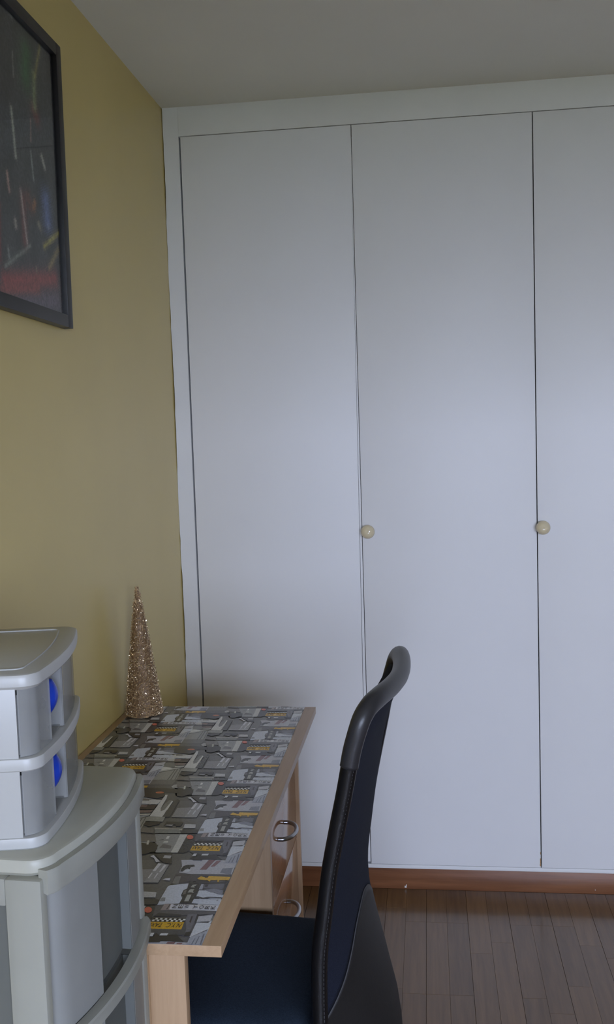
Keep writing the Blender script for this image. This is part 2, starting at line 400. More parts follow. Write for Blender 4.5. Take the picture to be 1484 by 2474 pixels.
def wood(name, dark, light, axis='Y', rough=0.35, grain=40.0, spec=0.5, vary=False, coat=0.0, coat_rough=0.2):
    m, nt, b = new_mat(name)
    tc = N(nt, 'ShaderNodeTexCoord')
    mp = N(nt, 'ShaderNodeMapping')
    sc = {'X': (0.06, 1, 1), 'Y': (1, 0.06, 1), 'Z': (1, 1, 0.06)}[axis]
    mp.inputs['Scale'].default_value = [s * grain for s in sc]
    nt.links.new(tc.outputs['Object'], mp.inputs['Vector'])
    nz = N(nt, 'ShaderNodeTexNoise')
    nz.inputs['Scale'].default_value = 1.6
    nz.inputs['Detail'].default_value = 7
    nz.inputs['Roughness'].default_value = 0.62
    nz.inputs['Distortion'].default_value = 0.4
    nt.links.new(mp.outputs['Vector'], nz.inputs['Vector'])
    cr = N(nt, 'ShaderNodeValToRGB')
    cr.color_ramp.elements[0].position = 0.28
    cr.color_ramp.elements[1].position = 0.72
    cr.color_ramp.elements[0].color = (*dark, 1)
    cr.color_ramp.elements[1].color = (*light, 1)
    fac = nz.outputs['Fac']
    if vary:
        oi = N(nt, 'ShaderNodeObjectInfo')
        ge = N(nt, 'ShaderNodeNewGeometry')
        ad = N(nt, 'ShaderNodeMath', operation='ADD')
        nt.links.new(oi.outputs['Random'], ad.inputs[0])
        nt.links.new(ge.outputs['Random Per Island'], ad.inputs[1])
        fr = N(nt, 'ShaderNodeMath', operation='FRACT')
        nt.links.new(ad.outputs[0], fr.inputs[0])
        ml = N(nt, 'ShaderNodeMath', operation='MULTIPLY_ADD')
        nt.links.new(fr.outputs[0], ml.inputs[0])
        ml.inputs[1].default_value = 0.24
        ml.inputs[2].default_value = -0.12
        a2 = N(nt, 'ShaderNodeMath', operation='ADD')
        nt.links.new(fac, a2.inputs[0])
        nt.links.new(ml.outputs[0], a2.inputs[1])
        fac = a2.outputs[0]
        # shift the grain from piece to piece
        vm = N(nt, 'ShaderNodeVectorMath', operation='ADD')
        sc3 = N(nt, 'ShaderNodeMath', operation='MULTIPLY')
        sc3.inputs[1].default_value = 37.0
        nt.links.new(fr.outputs[0], sc3.inputs[0])
        nt.links.new(mp.outputs['Vector'], vm.inputs[0])
        nt.links.new(sc3.outputs[0], vm.inputs[1])
        nt.links.new(vm.outputs[0], nz.inputs['Vector'])
    nt.links.new(fac, cr.inputs['Fac'])
    nt.links.new(cr.outputs['Color'], b.inputs['Base Color'])
    b.inputs['Roughness'].default_value = rough
    b.inputs['Specular IOR Level'].default_value = spec
    if coat:
        b.inputs['Coat Weight'].default_value = coat
        b.inputs['Coat Roughness'].default_value = coat_rough
    bp = N(nt, 'ShaderNodeBump')
    bp.inputs['Strength'].default_value = 0.08
    bp.inputs['Distance'].default_value = 0.001
    nt.links.new(nz.outputs['Fac'], bp.inputs['Height'])
    nt.links.new(bp.outputs['Normal'], b.inputs['Normal'])
    return m

def frosted(name, col, opacity, rough=0.3, scale=18.0, transl=0.4):
    """milky plastic: part see-through, part scattering"""
    m, nt, b = new_mat(name)
    tc = N(nt, 'ShaderNodeTexCoord')
    nz = N(nt, 'ShaderNodeTexNoise')
    nz.inputs['Scale'].default_value = scale
    nt.links.new(tc.outputs['Object'], nz.inputs['Vector'])
    mr = N(nt, 'ShaderNodeMapRange')
    mr.inputs['To Min'].default_value = opacity - 0.05
    mr.inputs['To Max'].default_value = min(1, opacity + 0.05)
    nt.links.new(nz.outputs['Fac'], mr.inputs['Value'])
    b.inputs['Base Color'].default_value = (*col, 1)
    b.inputs['Roughness'].default_value = rough
    tl = N(nt, 'ShaderNodeBsdfTranslucent')
    tl.inputs['Color'].default_value = (*col, 1)
    m1 = N(nt, 'ShaderNodeMixShader')
    m1.inputs['Fac'].default_value = transl
    nt.links.new(b.outputs[0], m1.inputs[1])
    nt.links.new(tl.outputs[0], m1.inputs[2])
    tr = N(nt, 'ShaderNodeBsdfTransparent')
    tr.inputs['Color'].default_value = (*[0.6 + 0.4 * c for c in col], 1)
    m2 = N(nt, 'ShaderNodeMixShader')
    nt.links.new(mr.outputs[0], m2.inputs['Fac'])
    nt.links.new(tr.outputs[0], m2.inputs[1])
    nt.links.new(m1.outputs[0], m2.inputs[2])
    nt.links.new(m2.outputs[0], nt.nodes['Material Output'].inputs['Surface'])
    return m

def clear_glass(name, tint=(0.96, 0.98, 0.97), gloss=0.06):
    m, nt, b = new_mat(name)
    nt.nodes.remove(b)
    tr = N(nt, 'ShaderNodeBsdfTransparent')
    tr.inputs['Color'].default_value = (*tint, 1)
    gl = N(nt, 'ShaderNodeBsdfGlossy')
    gl.inputs['Roughness'].default_value = 0.04
    mx = N(nt, 'ShaderNodeMixShader')
    fr = N(nt, 'ShaderNodeFresnel')
    fr.inputs['IOR'].default_value = 1.45
    ge = N(nt, 'ShaderNodeNewGeometry')       # only the outer face of a pane mirrors
    inv = N(nt, 'ShaderNodeMath', operation='SUBTRACT')
    inv.inputs[0].default_value = 1.0
    nt.links.new(ge.outputs['Backfacing'], inv.inputs[1])
    mu = N(nt, 'ShaderNodeMath', operation='MULTIPLY')
    nt.links.new(fr.outputs[0], mu.inputs[0])
    nt.links.new(inv.outputs[0], mu.inputs[1])
    nt.links.new(mu.outputs[0], mx.inputs['Fac'])
    nt.links.new(tr.outputs[0], mx.inputs[1])
    nt.links.new(gl.outputs[0], mx.inputs[2])
    nt.links.new(mx.outputs[0], nt.nodes['Material Output'].inputs['Surface'])
    return m

def attr_mat(name, attr, rough=0.3, grain=0.12, gscale=400.0, spec=0.5, coat=0.0, coat_rough=0.2):
    m, nt, b = new_mat(name)
    at = N(nt, 'ShaderNodeAttribute', attribute_name=attr)
    tc = N(nt, 'ShaderNodeTexCoord')
    nz = N(nt, 'ShaderNodeTexNoise')
    nz.inputs['Scale'].default_value = gscale
    nz.inputs['Detail'].default_value = 4
    nt.links.new(tc.outputs['Object'], nz.inputs['Vector'])
    mr = N(nt, 'ShaderNodeMapRange')
    mr.inputs['From Min'].default_value = 0.3
    mr.inputs['From Max'].default_value = 0.7
    mr.inputs['To Min'].default_value = 1 - grain
    mr.inputs['To Max'].default_value = 1 + grain
    nt.links.new(nz.outputs['Fac'], mr.inputs['Value'])
    vm = N(nt, 'ShaderNodeVectorMath', operation='SCALE')
    nt.links.new(at.outputs['Color'], vm.inputs[0])
    nt.links.new(mr.outputs[0], vm.inputs['Scale'])
    nt.links.new(vm.outputs[0], b.inputs['Base Color'])
    b.inputs['Roughness'].default_value = rough
    b.inputs['Specular IOR Level'].default_value = spec
    if coat:
        b.inputs['Coat Weight'].default_value = coat
        b.inputs['Coat Roughness'].default_value = coat_rough
    return m

M = {}
M['yellow'] = plain('yellow_wall_paint', (0.66, 0.52, 0.19), 0.30, var=0.03, scale=3, bump=0.04, bscale=160, spec=0.5)
M['white_wall'] = plain('taupe_wall_paint', (0.27, 0.22, 0.14), 0.8, var=0.02, scale=2, bump=0.1, bscale=120, spec=0.3)
M['ceiling'] = plain('ceiling_paint', (0.80, 0.80, 0.76), 0.9, var=0.02, scale=2, bump=0.1, bscale=90, spec=0.2)
M['door_white'] = plain('white_door_lacquer', (0.77, 0.765, 0.77), 0.48, var=0.012, scale=4, bump=0.02, bscale=220, spec=0.7)
M['frame_white'] = plain('white_frame_paint', (0.76, 0.76, 0.76), 0.5, var=0.02, scale=6, bump=0.05, bscale=180, spec=0.4)
M['gap_shade'] = plain('gap_shade_interior', (0.02, 0.018, 0.016), 0.9, var=0.1)  # near-black stands in for the shade seen through the door gaps
M['ivory'] = plain('ivory_knob', (0.72, 0.62, 0.42), 0.10, var=0.02, scale=20, spec=0.6)
M['plinth'] = wood('plinth_wood', (0.13, 0.048, 0.02), (0.24, 0.10, 0.045), 'X', 0.3, 30)
M['parquet'] = wood('parquet_wood', (0.094, 0.047, 0.015), (0.165, 0.086, 0.030), 'Y', 0.34, 45, spec=0.4, vary=True, coat=0.55, coat_rough=0.13)
M['subfloor'] = plain('floor_joint', (0.05, 0.028, 0.018), 0.8)
M['maple'] = wood('maple_laminate', (0.41, 0.265, 0.15), (0.50, 0.335, 0.20), 'Y', 0.35, 60)
M['maple_z'] = wood('maple_laminate_upright', (0.41, 0.265, 0.15), (0.50, 0.335, 0.20), 'Z', 0.35, 60)
M['maple_gloss'] = wood('maple_drawer_front', (0.42, 0.22, 0.11), (0.52, 0.29, 0.155), 'Y', 0.10, 60, spec=0.9)
M['steel'] = plain('brushed_steel', (0.42, 0.42, 0.43), 0.3, 1.0, var=0.05)
M['print'] = attr_mat('printed_city_vinyl', 'print_color', 0.22, 0.12, 320.0, spec=0.6)
M['painting'] = attr_mat('abstract_print', 'paint_color', 0.6, 0.35, 160.0)
M['frame_black'] = plain('black_picture_frame', (0.012, 0.011, 0.011), 0.4, var=0.1, scale=60)
M['glass'] = clear_glass('picture_glass')
M['pane'] = clear_glass('window_glass')
M['navy'] = plain('navy_fabric', (0.011, 0.014, 0.026), 0.85, var=0.25, scale=500, bump=0.3, bscale=900, spec=0.2)
M['seat_navy'] = plain('navy_seat_fabric', (0.022, 0.034, 0.054), 0.9, var=0.25, scale=420, bump=0.35, bscale=800, spec=0.2)
M['vinyl'] = plain('black_vinyl', (0.007, 0.007, 0.008), 0.34, var=0.1, scale=60, bump=0.1, bscale=500, spec=0.35)
M['rubber'] = plain('dark_soft_rubber', (0.028, 0.028, 0.031), 0.36, var=0.08, scale=60, bump=0.08, bscale=700, spec=0.45)
M['shell'] = plain('black_plastic_shell', (0.012, 0.011, 0.011), 0.6, var=0.1, scale=200, bump=0.12, bscale=900, spec=0.4)
M['thread'] = plain('grey_thread', (0.06, 0.06, 0.065), 0.7)
M['chair_plastic'] = plain('chair_base_plastic', (0.012, 0.012, 0.013), 0.4)
M['milky'] = frosted('milky_plastic', (0.58, 0.585, 0.53), 0.66, 0.32, transl=0.3)
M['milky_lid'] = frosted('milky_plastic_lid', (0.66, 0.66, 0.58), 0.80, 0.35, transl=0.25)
M['milky_thin'] = frosted('thin_milky_plastic', (0.64, 0.65, 0.63), 0.50, 0.3, transl=0.35)
M['milky_panel'] = frosted('grey_milky_side_panel', (0.27, 0.285, 0.27), 0.6, 0.4, transl=0.3)
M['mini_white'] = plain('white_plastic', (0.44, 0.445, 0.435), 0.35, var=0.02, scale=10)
M['mini_clear'] = frosted('clear_drawer_plastic', (0.70, 0.71, 0.70), 0.34, 0.14, transl=0.3)
M['blue'] = plain('blue_plastic', (0.010, 0.045, 0.42), 0.22, var=0.05, scale=20)
M['gold'] = plain('gold_glitter', (0.86, 0.66, 0.44), 0.24, 0.75, var=0.25, scale=300)
M['gold_core'] = plain('bronze_core', (0.24, 0.145, 0.07), 0.5, 0.2, var=0.4, scale=200)
M['gold_wire'] = plain('gold_wire', (0.70, 0.52, 0.32), 0.3, 0.6, var=0.3, scale=250)
M['window_frame'] = plain('white_window_frame', (0.75, 0.75, 0.74), 0.4)
M['ground'] = plain('outside_ground', (0.07, 0.08, 0.05), 0.9, var=0.3, scale=0.5)
M['chip'] = plain('bare_wood_chip', (0.42, 0.24, 0.10), 0.7)
M['white_speck'] = plain('white_paint_speck', (0.7, 0.7, 0.68), 0.7)

# ---------------------------------------------------------------- room
T = 0.12
WB = 0.64                                    # back of the wardrobe niche
o = box('wall_left', M['yellow'], None, -T, 0, ROOM_Y0 - T, WB, 0, ROOM_H, 0); structure(o, 'matt yellow painted wall behind the desk and picture')
o = box('wall_right', M['white_wall'], None, ROOM_X, ROOM_X + T, ROOM_Y0 - T, WB, 0, ROOM_H, 0); structure(o, 'plain taupe wall at the far end of the wardrobe')
o = box('wall_back', M['white_wall'], None, -T, ROOM_X + T, WB, WB + T, 0, ROOM_H, 0); structure(o, 'wall behind the built-in wardrobe')
bm = bmesh.new()
x0, x1, z0, z1 = WIN
add_box(bm, 0, x0, ROOM_Y0 - T, ROOM_Y0, 0, ROOM_H)
add_box(bm, x1, ROOM_X, ROOM_Y0 - T, ROOM_Y0, 0, ROOM_H)
add_box(bm, x0, x1, ROOM_Y0 - T, ROOM_Y0, 0, z0)
add_box(bm, x0, x1, ROOM_Y0 - T, ROOM_Y0, z1, ROOM_H)
o = finish('wall_front', bm, M['white_wall']); structure(o, 'taupe wall with the window facing the wardrobe')
o = box('ceiling', M['ceiling'], None, -T, ROOM_X + T, ROOM_Y0 - T, WB + T, ROOM_H, ROOM_H + T, 0); structure(o, 'plain off-white ceiling')

# window
win = bpy.data.objects.new('window_1', None); COL.objects.link(win)
win.location = ((x0 + x1) / 2, ROOM_Y0 - 0.06, z0)
structure(win, 'two-pane white framed window')
hw, hh = (x1 - x0) / 2, z1 - z0
fw = 0.05
for nm, a in (('frame_jamb', (-hw, -hw + fw, -.03, .03, 0, hh)), ('frame_jamb', (hw - fw, hw, -.03, .03, 0, hh)),
              ('frame_rail', (-hw + fw, hw - fw, -.03, .03, 0, fw)), ('frame_rail', (-hw + fw, hw - fw, -.03, .03, hh - fw, hh)),
              ('mullion', (-.03, .03, -.03, .03, fw, hh - fw))):
    box(nm, M['window_frame'], win, *a, 0.004)
for a in (-hw + fw, 0.03):
    box('pane', M['pane'], win, a, a + hw - fw - .03, -.002, .002, fw, hh - fw, 0)
o = box('ground_outside', M['ground'], None, -30, 30, -60, ROOM_Y0 - 0.6, -3.2, -3.0, 0); structure(o, 'ground outside the window')

# floor: strip parquet, each strip near the wardrobe its own piece
floor = box('floor', M['subfloor'], None, -T, ROOM_X + T, ROOM_Y0 - T, WB + T, -0.10, -0.0035, 0)
structure(floor, 'brown strip parquet floor')
PW = 0.06
rest = bmesh.new()
plank_cache = {}
rng = random.Random(11)
k0 = -13
xs = 0.735 + PW * k0
while xs < ROOM_X:
    xa, xb = max(xs, 0.0), min(xs + PW, ROOM_X)
    y = 0.012
    y -= rng.choice((0.12, 0.2, 0.3, 0.36))
    ya, first = 0.012, True
    gap = 0.0006 if (round((xs - 0.735) / PW) % 2 == 0) else 0.0002
    while ya > ROOM_Y0:
        L = (ya - y) if first else rng.choice((0.30, 0.36, 0.36, 0.42))
        first = False
        yb = max(ya - L, ROOM_Y0)
        if xb - xa > 0.004 and ya - yb > 0.004:
            if 0.5 < xa < 1.65 and ya > -1.25:
                key = (round(xb - xa, 4), round(ya - yb, 4), gap)
                if key not in plank_cache:
                    b2 = bmesh.new()
                    add_box(b2, gap, xb - xa - 0.0001, -(ya - yb) + 0.0001, -0.0001, -0.0035, 0.0, 0.0003, 1)
                    me = bpy.data.meshes.new('plank'); b2.to_mesh(me); b2.free()
                    me.materials.append(M['parquet'])
                    plank_cache[key] = me
                po = bpy.data.objects.new('plank', plank_cache[key]); COL.objects.link(po)
                po.parent = floor
                po.location = (xa, ya, rng.uniform(-0.0003, 0.0))
            else:
                add_box(rest, xa + gap, xb - 0.0004, yb + 0.0004, ya - 0.0004, -0.0035, rng.uniform(-0.0003, 0))
        ya = yb
    xs += PW
o = finish('parquet_strips', rest, M['parquet'], floor); o['kind'] = 'stuff'

# ---------------------------------------------------------------- wardrobe
wd = thing('built_in_wardrobe', 'tall white built-in wardrobe with flush doors across the whole wall', 'wardrobe', (0, 0, 0))
DX = [0.0513, 0.5658, 1.0855, 1.603, 2.120, 2.638, 3.155]
DZ0, DZ1 = 0.0846, 2.3225
# left stile with the uneven painted edge against the yellow wall
bm = bmesh.new()
rg = random.Random(3)
nz_ = 90
prof = []
for i in range(nz_ + 1):
    z = 0.07 + (ROOM_H - 0.07) * i / nz_
    xl = 0.0015 + 0.0012 * math.sin(z * 9.0) + rg.uniform(-0.0009, 0.0009)
    prof.append((max(0.0003, xl), z))
fr_ = [bm.verts.new((x, -0.0005, z)) for x, z in prof]
fr2 = [bm.verts.new((DX[0] - 0.0025, 0, z)) for x, z in prof]
bk = [bm.verts.new((x, 0.03, z)) for x, z in prof]
bk2 = [bm.verts.new((DX[0] - 0.0025, 0.03, z)) for x, z in prof]
for i in range(nz_):
    for a, b in ((fr_, fr2), (fr2, bk2), (bk2, bk), (bk, fr_)):
        bm.faces.new((a[i], b[i], b[i + 1], a[i + 1]))
bm.faces.new((fr_[0], bk[0], bk2[0], fr2[0])); bm.faces.new((fr_[-1], fr2[-1], bk2[-1], bk[-1]))
finish('stile', bm, M['frame_white'], wd)
box('stile', M['frame_white'], wd, DX[-1] + 0.002, ROOM_X - 0.001, 0, 0.03, 0.07, ROOM_H, 0.001)
box('top_rail', M['frame_white'], wd, DX[0] - 0.0025, DX[-1] + 0.002, 0, 0.03, DZ1 + 0.0022, ROOM_H, 0.0008)
box('bottom_rail', M['frame_white'], wd, DX[0] - 0.0025, DX[-1] + 0.002, 0, 0.03, 0.0715, DZ0 - 0.0012, 0.0008)
box('plinth', M['plinth'], wd, 0.001, ROOM_X - 0.001, 0.012, 0.03, 0.0, 0.066, 0.001)
# carcass
bm = bmesh.new()
add_box(bm, 0.002, 0.02, 0.031, WB - 0.002, 0.0, ROOM_H)
add_box(bm, ROOM_X - 0.02, ROOM_X - 0.002, 0.031, WB - 0.002, 0.0, ROOM_H)
add_box(bm, 0.02, ROOM_X - 0.02, WB - 0.02, WB - 0.002, 0.0, ROOM_H)
add_box(bm, 0.02, ROOM_X - 0.02, 0.031, WB - 0.02, 0.05, 0.07)
for dx in DX[1:-1]:
    add_box(bm, dx - 0.009, dx + 0.009, 0.035, WB - 0.02, 0.07, ROOM_H)
finish('carcass', bm, M['gap_shade'], wd)
for i in range(6):
    xa, xb = DX[i], DX[i + 1]
    gl = (0.0026, 0.0010, 0.0016, 0.0012, 0.0012, 0.0012)[i]
    gr = (0.0012, 0.0014, 0.0012, 0.0012, 0.0012, 0.0012)[i]
    bm = bmesh.new()
    tb = 0.0125 if i == 0 else 0.0            # the first door's closing edge runs out of true
    y_out = 0.0
    pts = [(xa + gl, DZ0), (xb - gr - tb, DZ0), (xb - gr, DZ1), (xa + gl, DZ1)]
    va = [bm.verts.new((x, y_out, z)) for x, z in pts]
    vb = [bm.verts.new((x, y_out + 0.019, z)) for x, z in pts]
    bm.faces.new(va); bm.faces.new(vb[::-1])
    for k in range(4):
        bm.faces.new((va[k], vb[k], vb[(k + 1) % 4], va[(k + 1) % 4]))
    bmesh.ops.bevel(bm, geom=list(bm.edges), offset=0.0008, segments=2, profile=0.6, affect='EDGES')
    d = finish('door', bm, M['door_white'], wd, smooth=True)
    if i in (1, 2, 4):
        kx, kz = {1: (0.5847, 1.1277), 2: (1.1005, 1.1302), 4: (2.135, 1.129)}[i]
        kb = lathe(bmesh.new(), [(0.0, 0.0), (0.011, 0.0), (0.010, 0.006), (0.0125, 0.009), (0.0185, 0.012), (0.0205, 0.017), (0.0207, 0.021), (0.0195, 0.026), (0.0165, 0.0305), (0.012, 0.0338), (0.006, 0.0355), (0.0, 0.036)], 32, 'Y-', (kx, y_out, kz))
        finish('knob', kb, M['ivory'], d, smooth='all')
# closing strip between the first two doors, widening downwards
bm = bmesh.new()
pts = [(DX[1] - 0.0120, DZ0 + 0.006), (DX[1] - 0.0012, DZ0 + 0.006), (DX[1] - 0.0006, DZ1 - 0.03), (DX[1] - 0.0011, DZ1 - 0.03)]
va = [bm.verts.new((x, 0.0012, z)) for x, z in pts]; vb = [bm.verts.new((x, 0.02, z)) for x, z in pts]
bm.faces.new(va); bm.faces.new(vb[::-1])
for k in range(4):
    bm.faces.new((va[k], vb[k], vb[(k + 1) % 4], va[(k + 1) % 4]))
finish('closing_strip', bm, M['door_white'], wd)
# small chips in the paint beside the third door's foot
for z, w, h in ((0.106, 0.0022, 0.016), (0.130, 0.0014, 0.007), (0.0935, 0.0028, 0.008)):
    box('paint_chip', M['chip'], wd, DX[2] - 0.0014 - w, DX[2] - 0.0014, -0.0003, 0.001, z - h / 2, z + h / 2, 0)
for x, z, w in ((0.668, 0.004, 0.006), (0.672, 0.011, 0.003), (1.246, 0.012, 0.002)):
    box('paint_speck', M['white_speck'], wd, x, x + w, 0.0112, 0.0122, z, z + w, 0)

# ---------------------------------------------------------------- desk
DKX, DKY0, DKY1, DKZ = 0.4773, -1.683, -0.563, 0.7506
desk = thing('desk', 'maple laminate desk with city photo print top against yellow wall', 'desk', (0, 0, 0))
TH = 0.0175
box('desktop', M['maple'], desk, 0.002, DKX, DKY0, DKY1, DKZ - TH, DKZ - 0.0014, 0.0006)
CX0, CX1, CY0, CY1 = 0.020, 0.4505, DKY0 + 0.0005, DKY1 - 0.0005

# printed sheet: flat coloured shapes laid over each other, repeated in a half-drop lattice
def clip_poly(P, x0, x1, y0, y1):
    def cut(P, f, g):
        out = []
        for i in range(len(P)):
            a, b = P[i - 1], P[i]
            fa, fb = f(a), f(b)
            if (fa >= 0) != (fb >= 0):
                t = fa / (fa - fb)
                out.append((a[0] + (b[0] - a[0]) * t, a[1] + (b[1] - a[1]) * t))
            if fb >= 0:
                out.append(b)
        return out
    for f in (lambda p: p[0] - x0, lambda p: x1 - p[0], lambda p: p[1] - y0, lambda p: y1 - p[1]):
        P = cut(P, f, None)
        if len(P) < 3:
            return []
    return P

def text_tris(body, size):
    cu = bpy.data.curves.new('lettering', 'FONT')
    cu.body = body
    cu.size = size
    cu.resolution_u = 2
    ob = bpy.data.objects.new('lettering', cu)
    COL.objects.link(ob)
    dg = bpy.context.evaluated_depsgraph_get()
    me = bpy.data.meshes.new_from_object(ob.evaluated_get(dg))
    me.calc_loop_triangles()
    tr = [[(me.vertices[i].co.x, me.vertices[i].co.y) for i in t.vertices] for t in me.loop_triangles]
    COL.objects.unlink(ob)
    bpy.data.objects.remove(ob)
    bpy.data.curves.remove(cu)
    bpy.data.meshes.remove(me)
    xs_ = [p[0] for t in tr for p in t]; ys_ = [p[1] for t in tr for p in t]
    return tr, min(xs_), max(xs_), min(ys_), max(ys_)

shapes = []                                   # (layer, colour, polygon in metres)
for i, (c, P) in enumerate(PRINT_SHAPES):
    shapes.append((i + 1, c, [(a / 1000, b / 1000) for a, b in P]))
LY = len(PRINT_SHAPES) + 1
# taxi sign: chequer band and lettering, reading from the far end of the desk
px0, px1, py0, py1 = 0.3626, 0.4118, -1.3945, -1.3752
ncol = 14
for r in range(2):
    for c in range(ncol):
        cw = (px1 - px0 - 0.002) / ncol
        xa = px0 + 0.002 + c * cw
        ya = py1 + 0.0002 + r * 0.0045
        shapes.append((LY, (205, 205, 200) if (r + c) % 2 == 0 else (38, 37, 37), [(xa, ya), (xa + cw, ya), (xa + cw, ya + 0.0045), (xa, ya + 0.0045)]))
tr, a0, a1, b0, b1 = text_tris('N.Y.C.  TAXI', 0.01)
sx, sy = 0.044 / (a1 - a0), 0.0112 / (b1 - b0)
cxm, cym = (px0 + px1) / 2, (py0 + py1) / 2
for t in tr:
    P = []
    for x, y in t:
        u, v = (x - (a0 + a1) / 2) * sx, (y - (b0 + b1) / 2) * sy
        u += 0.16 * v
        P.append((cxm - u, cym - v))
    shapes.append((LY + 1, (40, 34, 26), P))
# stacked letters of the tall street sign
for ch, x in zip('NEWYORK', (0.3867, 0.3955, 0.4044, 0.4173, 0.4264, 0.4352, 0.4438)):
    tr, a0, a1, b0, b1 = text_tris(ch, 0.01)
    s1, s2 = 0.0105 / (a1 - a0), 0.0066 / (b1 - b0)
    for t in tr:
        P = []
        for xx, yy in t:
            u, v = (xx - (a0 + a1) / 2) * s1, (yy - (b0 + b1) / 2) * s2
            P.append((x - v, -1.5822 + u))
        shapes.append((LY, (48, 47, 50), P))
bm = bmesh.new()
cl = bm.loops.layers.float_color.new('print_color')
GAIN = 2.3
def pcol(c):
    v = lin(c)
    g = GAIN * (max(sum(v) / 3, 0.01) / 0.25) ** 0.28      # photo-print contrast
    g = min(g, 0.84 / max(v))
    return (*[x * g for x in v], 1.0)
zb = DKZ - 0.0012
base = [bm.verts.new((x, y, zb)) for x, y in ((CX0, CY0), (CX1, CY0), (CX1, CY1), (CX0, CY1))]
f = bm.faces.new(base)
for l in f.loops:
    l[cl] = pcol((84, 83, 81))
lo = [bm.verts.new((v.co.x, v.co.y, zb - 0.0003)) for v in base]
for i in range(4):
    f = bm.faces.new((base[i], lo[i], lo[(i + 1) % 4], base[(i + 1) % 4]))
    for l in f.loops:
        l[cl] = pcol((120, 120, 120))
for layer, c, P in shapes:
    colr = pcol(c)
    for ci in range(-1, 4):
        for ri in range(-6, 8):
            ox, oy = -0.2425 * ci, 0.2510 * ri + 0.1255 * ci
            Q = clip_poly([(x + ox, y + oy) for x, y in P], CX0, CX1, CY0, CY1)
            if len(Q) < 3:
                continue
            area = sum(Q[i - 1][0] * Q[i][1] - Q[i][0] * Q[i - 1][1] for i in range(len(Q)))
            if abs(area) < 1e-9:
                continue
            if area < 0:
                Q = Q[::-1]
            z = zb + 0.000012 * layer
            f = bm.faces.new([bm.verts.new((x, y, z)) for x, y in Q])
            for l in f.loops:
                l[cl] = colr
me = bpy.data.meshes.new('printed_cover')
bm.to_mesh(me); bm.free()
o = link_mesh('printed_cover', me, M['print'], desk)
o['label'] = 'grey city photo collage cover with yellow taxi signs'
ZT = zb + 0.000012 * (LY + 2)

LX = 0.424
zt = DKZ - TH
box('leg_panel', M['maple_z'], desk, 0.004, LX, DKY0 + 0.006, DKY0 + 0.024, 0.0, zt, 0.0006)
box('leg_post', M['maple_z'], desk, 0.004, 0.374, DKY0 + 0.001, DKY0 + 0.006, 0.0, zt, 0.0006)
box('back_panel', M['maple'], desk, 0.012, 0.028, DKY0 + 0.024, -0.985, 0.36, zt, 0.0006)
# drawer pedestal
PY0, PY1 = -0.983, -0.600
box('pedestal_side', M['maple_z'], desk, 0.012, LX, PY0, PY0 + 0.016, 0.0, zt, 0.0006)
box('pedestal_side', M['maple_z'], desk, 0.012, LX + 0.0085, PY1, PY1 + 0.016, 0.0, zt, 0.0006)
box('pedestal_back', M['maple_z'], desk, 0.012, 0.024, PY0 + 0.016, PY1, 0.03, zt, 0.0)
box('pedestal_base', M['maple_z'], desk, 0.024, LX - 0.02, PY0 + 0.016, PY1, 0.03, 0.046, 0.0)
for z0_, z1_, hz in ((0.4335, zt - 0.003, 0.548), (0.243, 0.4305, 0.360), (0.05, 0.240, 0.165)):
    d = box('drawer', M['maple_gloss'], desk, LX - 0.018, LX, PY0 + 0.0165, PY1 - 0.001, z0_, z1_, 0.0008)
    yc, hl, pr = -0.84, 0.046, 0.034
    path = catmull([(LX - 0.001, yc - hl, hz), (LX + 0.014, yc - hl * 0.98, hz), (LX + 0.027, yc - hl * 0.72, hz), (LX + pr, yc - hl * 0.25, hz), (LX + pr, yc + hl * 0.25, hz), (LX + 0.027, yc + hl * 0.72, hz), (LX + 0.014, yc + hl * 0.98, hz), (LX - 0.001, yc + hl, hz)], 5)
    h = finish('handle', tube(bmesh.new(), path, 0.0048, 10), M['steel'], d, smooth='all')
    h['label'] = 'dark steel bow handle'

# ---------------------------------------------------------------- glitter cone on the desk
CN = (0.0545, -0.622, ZT)
cone = thing('glitter_cone', 'gold glitter wire cone standing at the wall end of the desk', 'decoration', CN)
cone.rotation_euler = (0, math.radians(-0.8), 0)
CH = 0.316
def cone_r(t):                                # t 0 base .. 1 tip
    return 0.0045 + 0.0415 * (1 - t) ** 0.88
bm = bmesh.new()
rings = []
rg = random.Random(5)
for i in range(41):
    t = i / 40
    rings.append([((cone_r(t) - 0.0028 + rg.uniform(-.0012, .0008)) * math.cos(a), (cone_r(t) - 0.0028 + rg.uniform(-.0012, .0008)) * math.sin(a), t * CH) for a in [2 * math.pi * k / 36 for k in range(36)]])
stack(bm, rings)
finish('core', bm, M['gold_core'], cone)
bm = bmesh.new()
for k in range(150):
    t0_ = rg.random() ** 1.5
    a0_ = rg.uniform(0, 2 * math.pi)
    sw, up = rg.uniform(-2.2, 2.2), rg.uniform(-0.07, 0.10)
    pts = []
    for j in range(9):
        t = min(1.0, max(0.0, t0_ + up * j / 8 + 0.006 * math.sin(j * 2 + k)))
        a = a0_ + sw * j / 8
        r = cone_r(t) - 0.0006 + 0.0012 * math.sin(j * 1.7 + k)
        pts.append((r * math.cos(a), r * math.sin(a), t * CH))
    if (Vector(pts[0]) - Vector(pts[-1])).length > 0.004 and all((Vector(pts[q]) - Vector(pts[q + 1])).length > 1e-5 for q in range(8)):
        tube(bm, pts, 0.00085, 4)
o = finish('wire_wrap', bm, M['gold_wire'], cone); o['kind'] = 'stuff'
bm = bmesh.new()
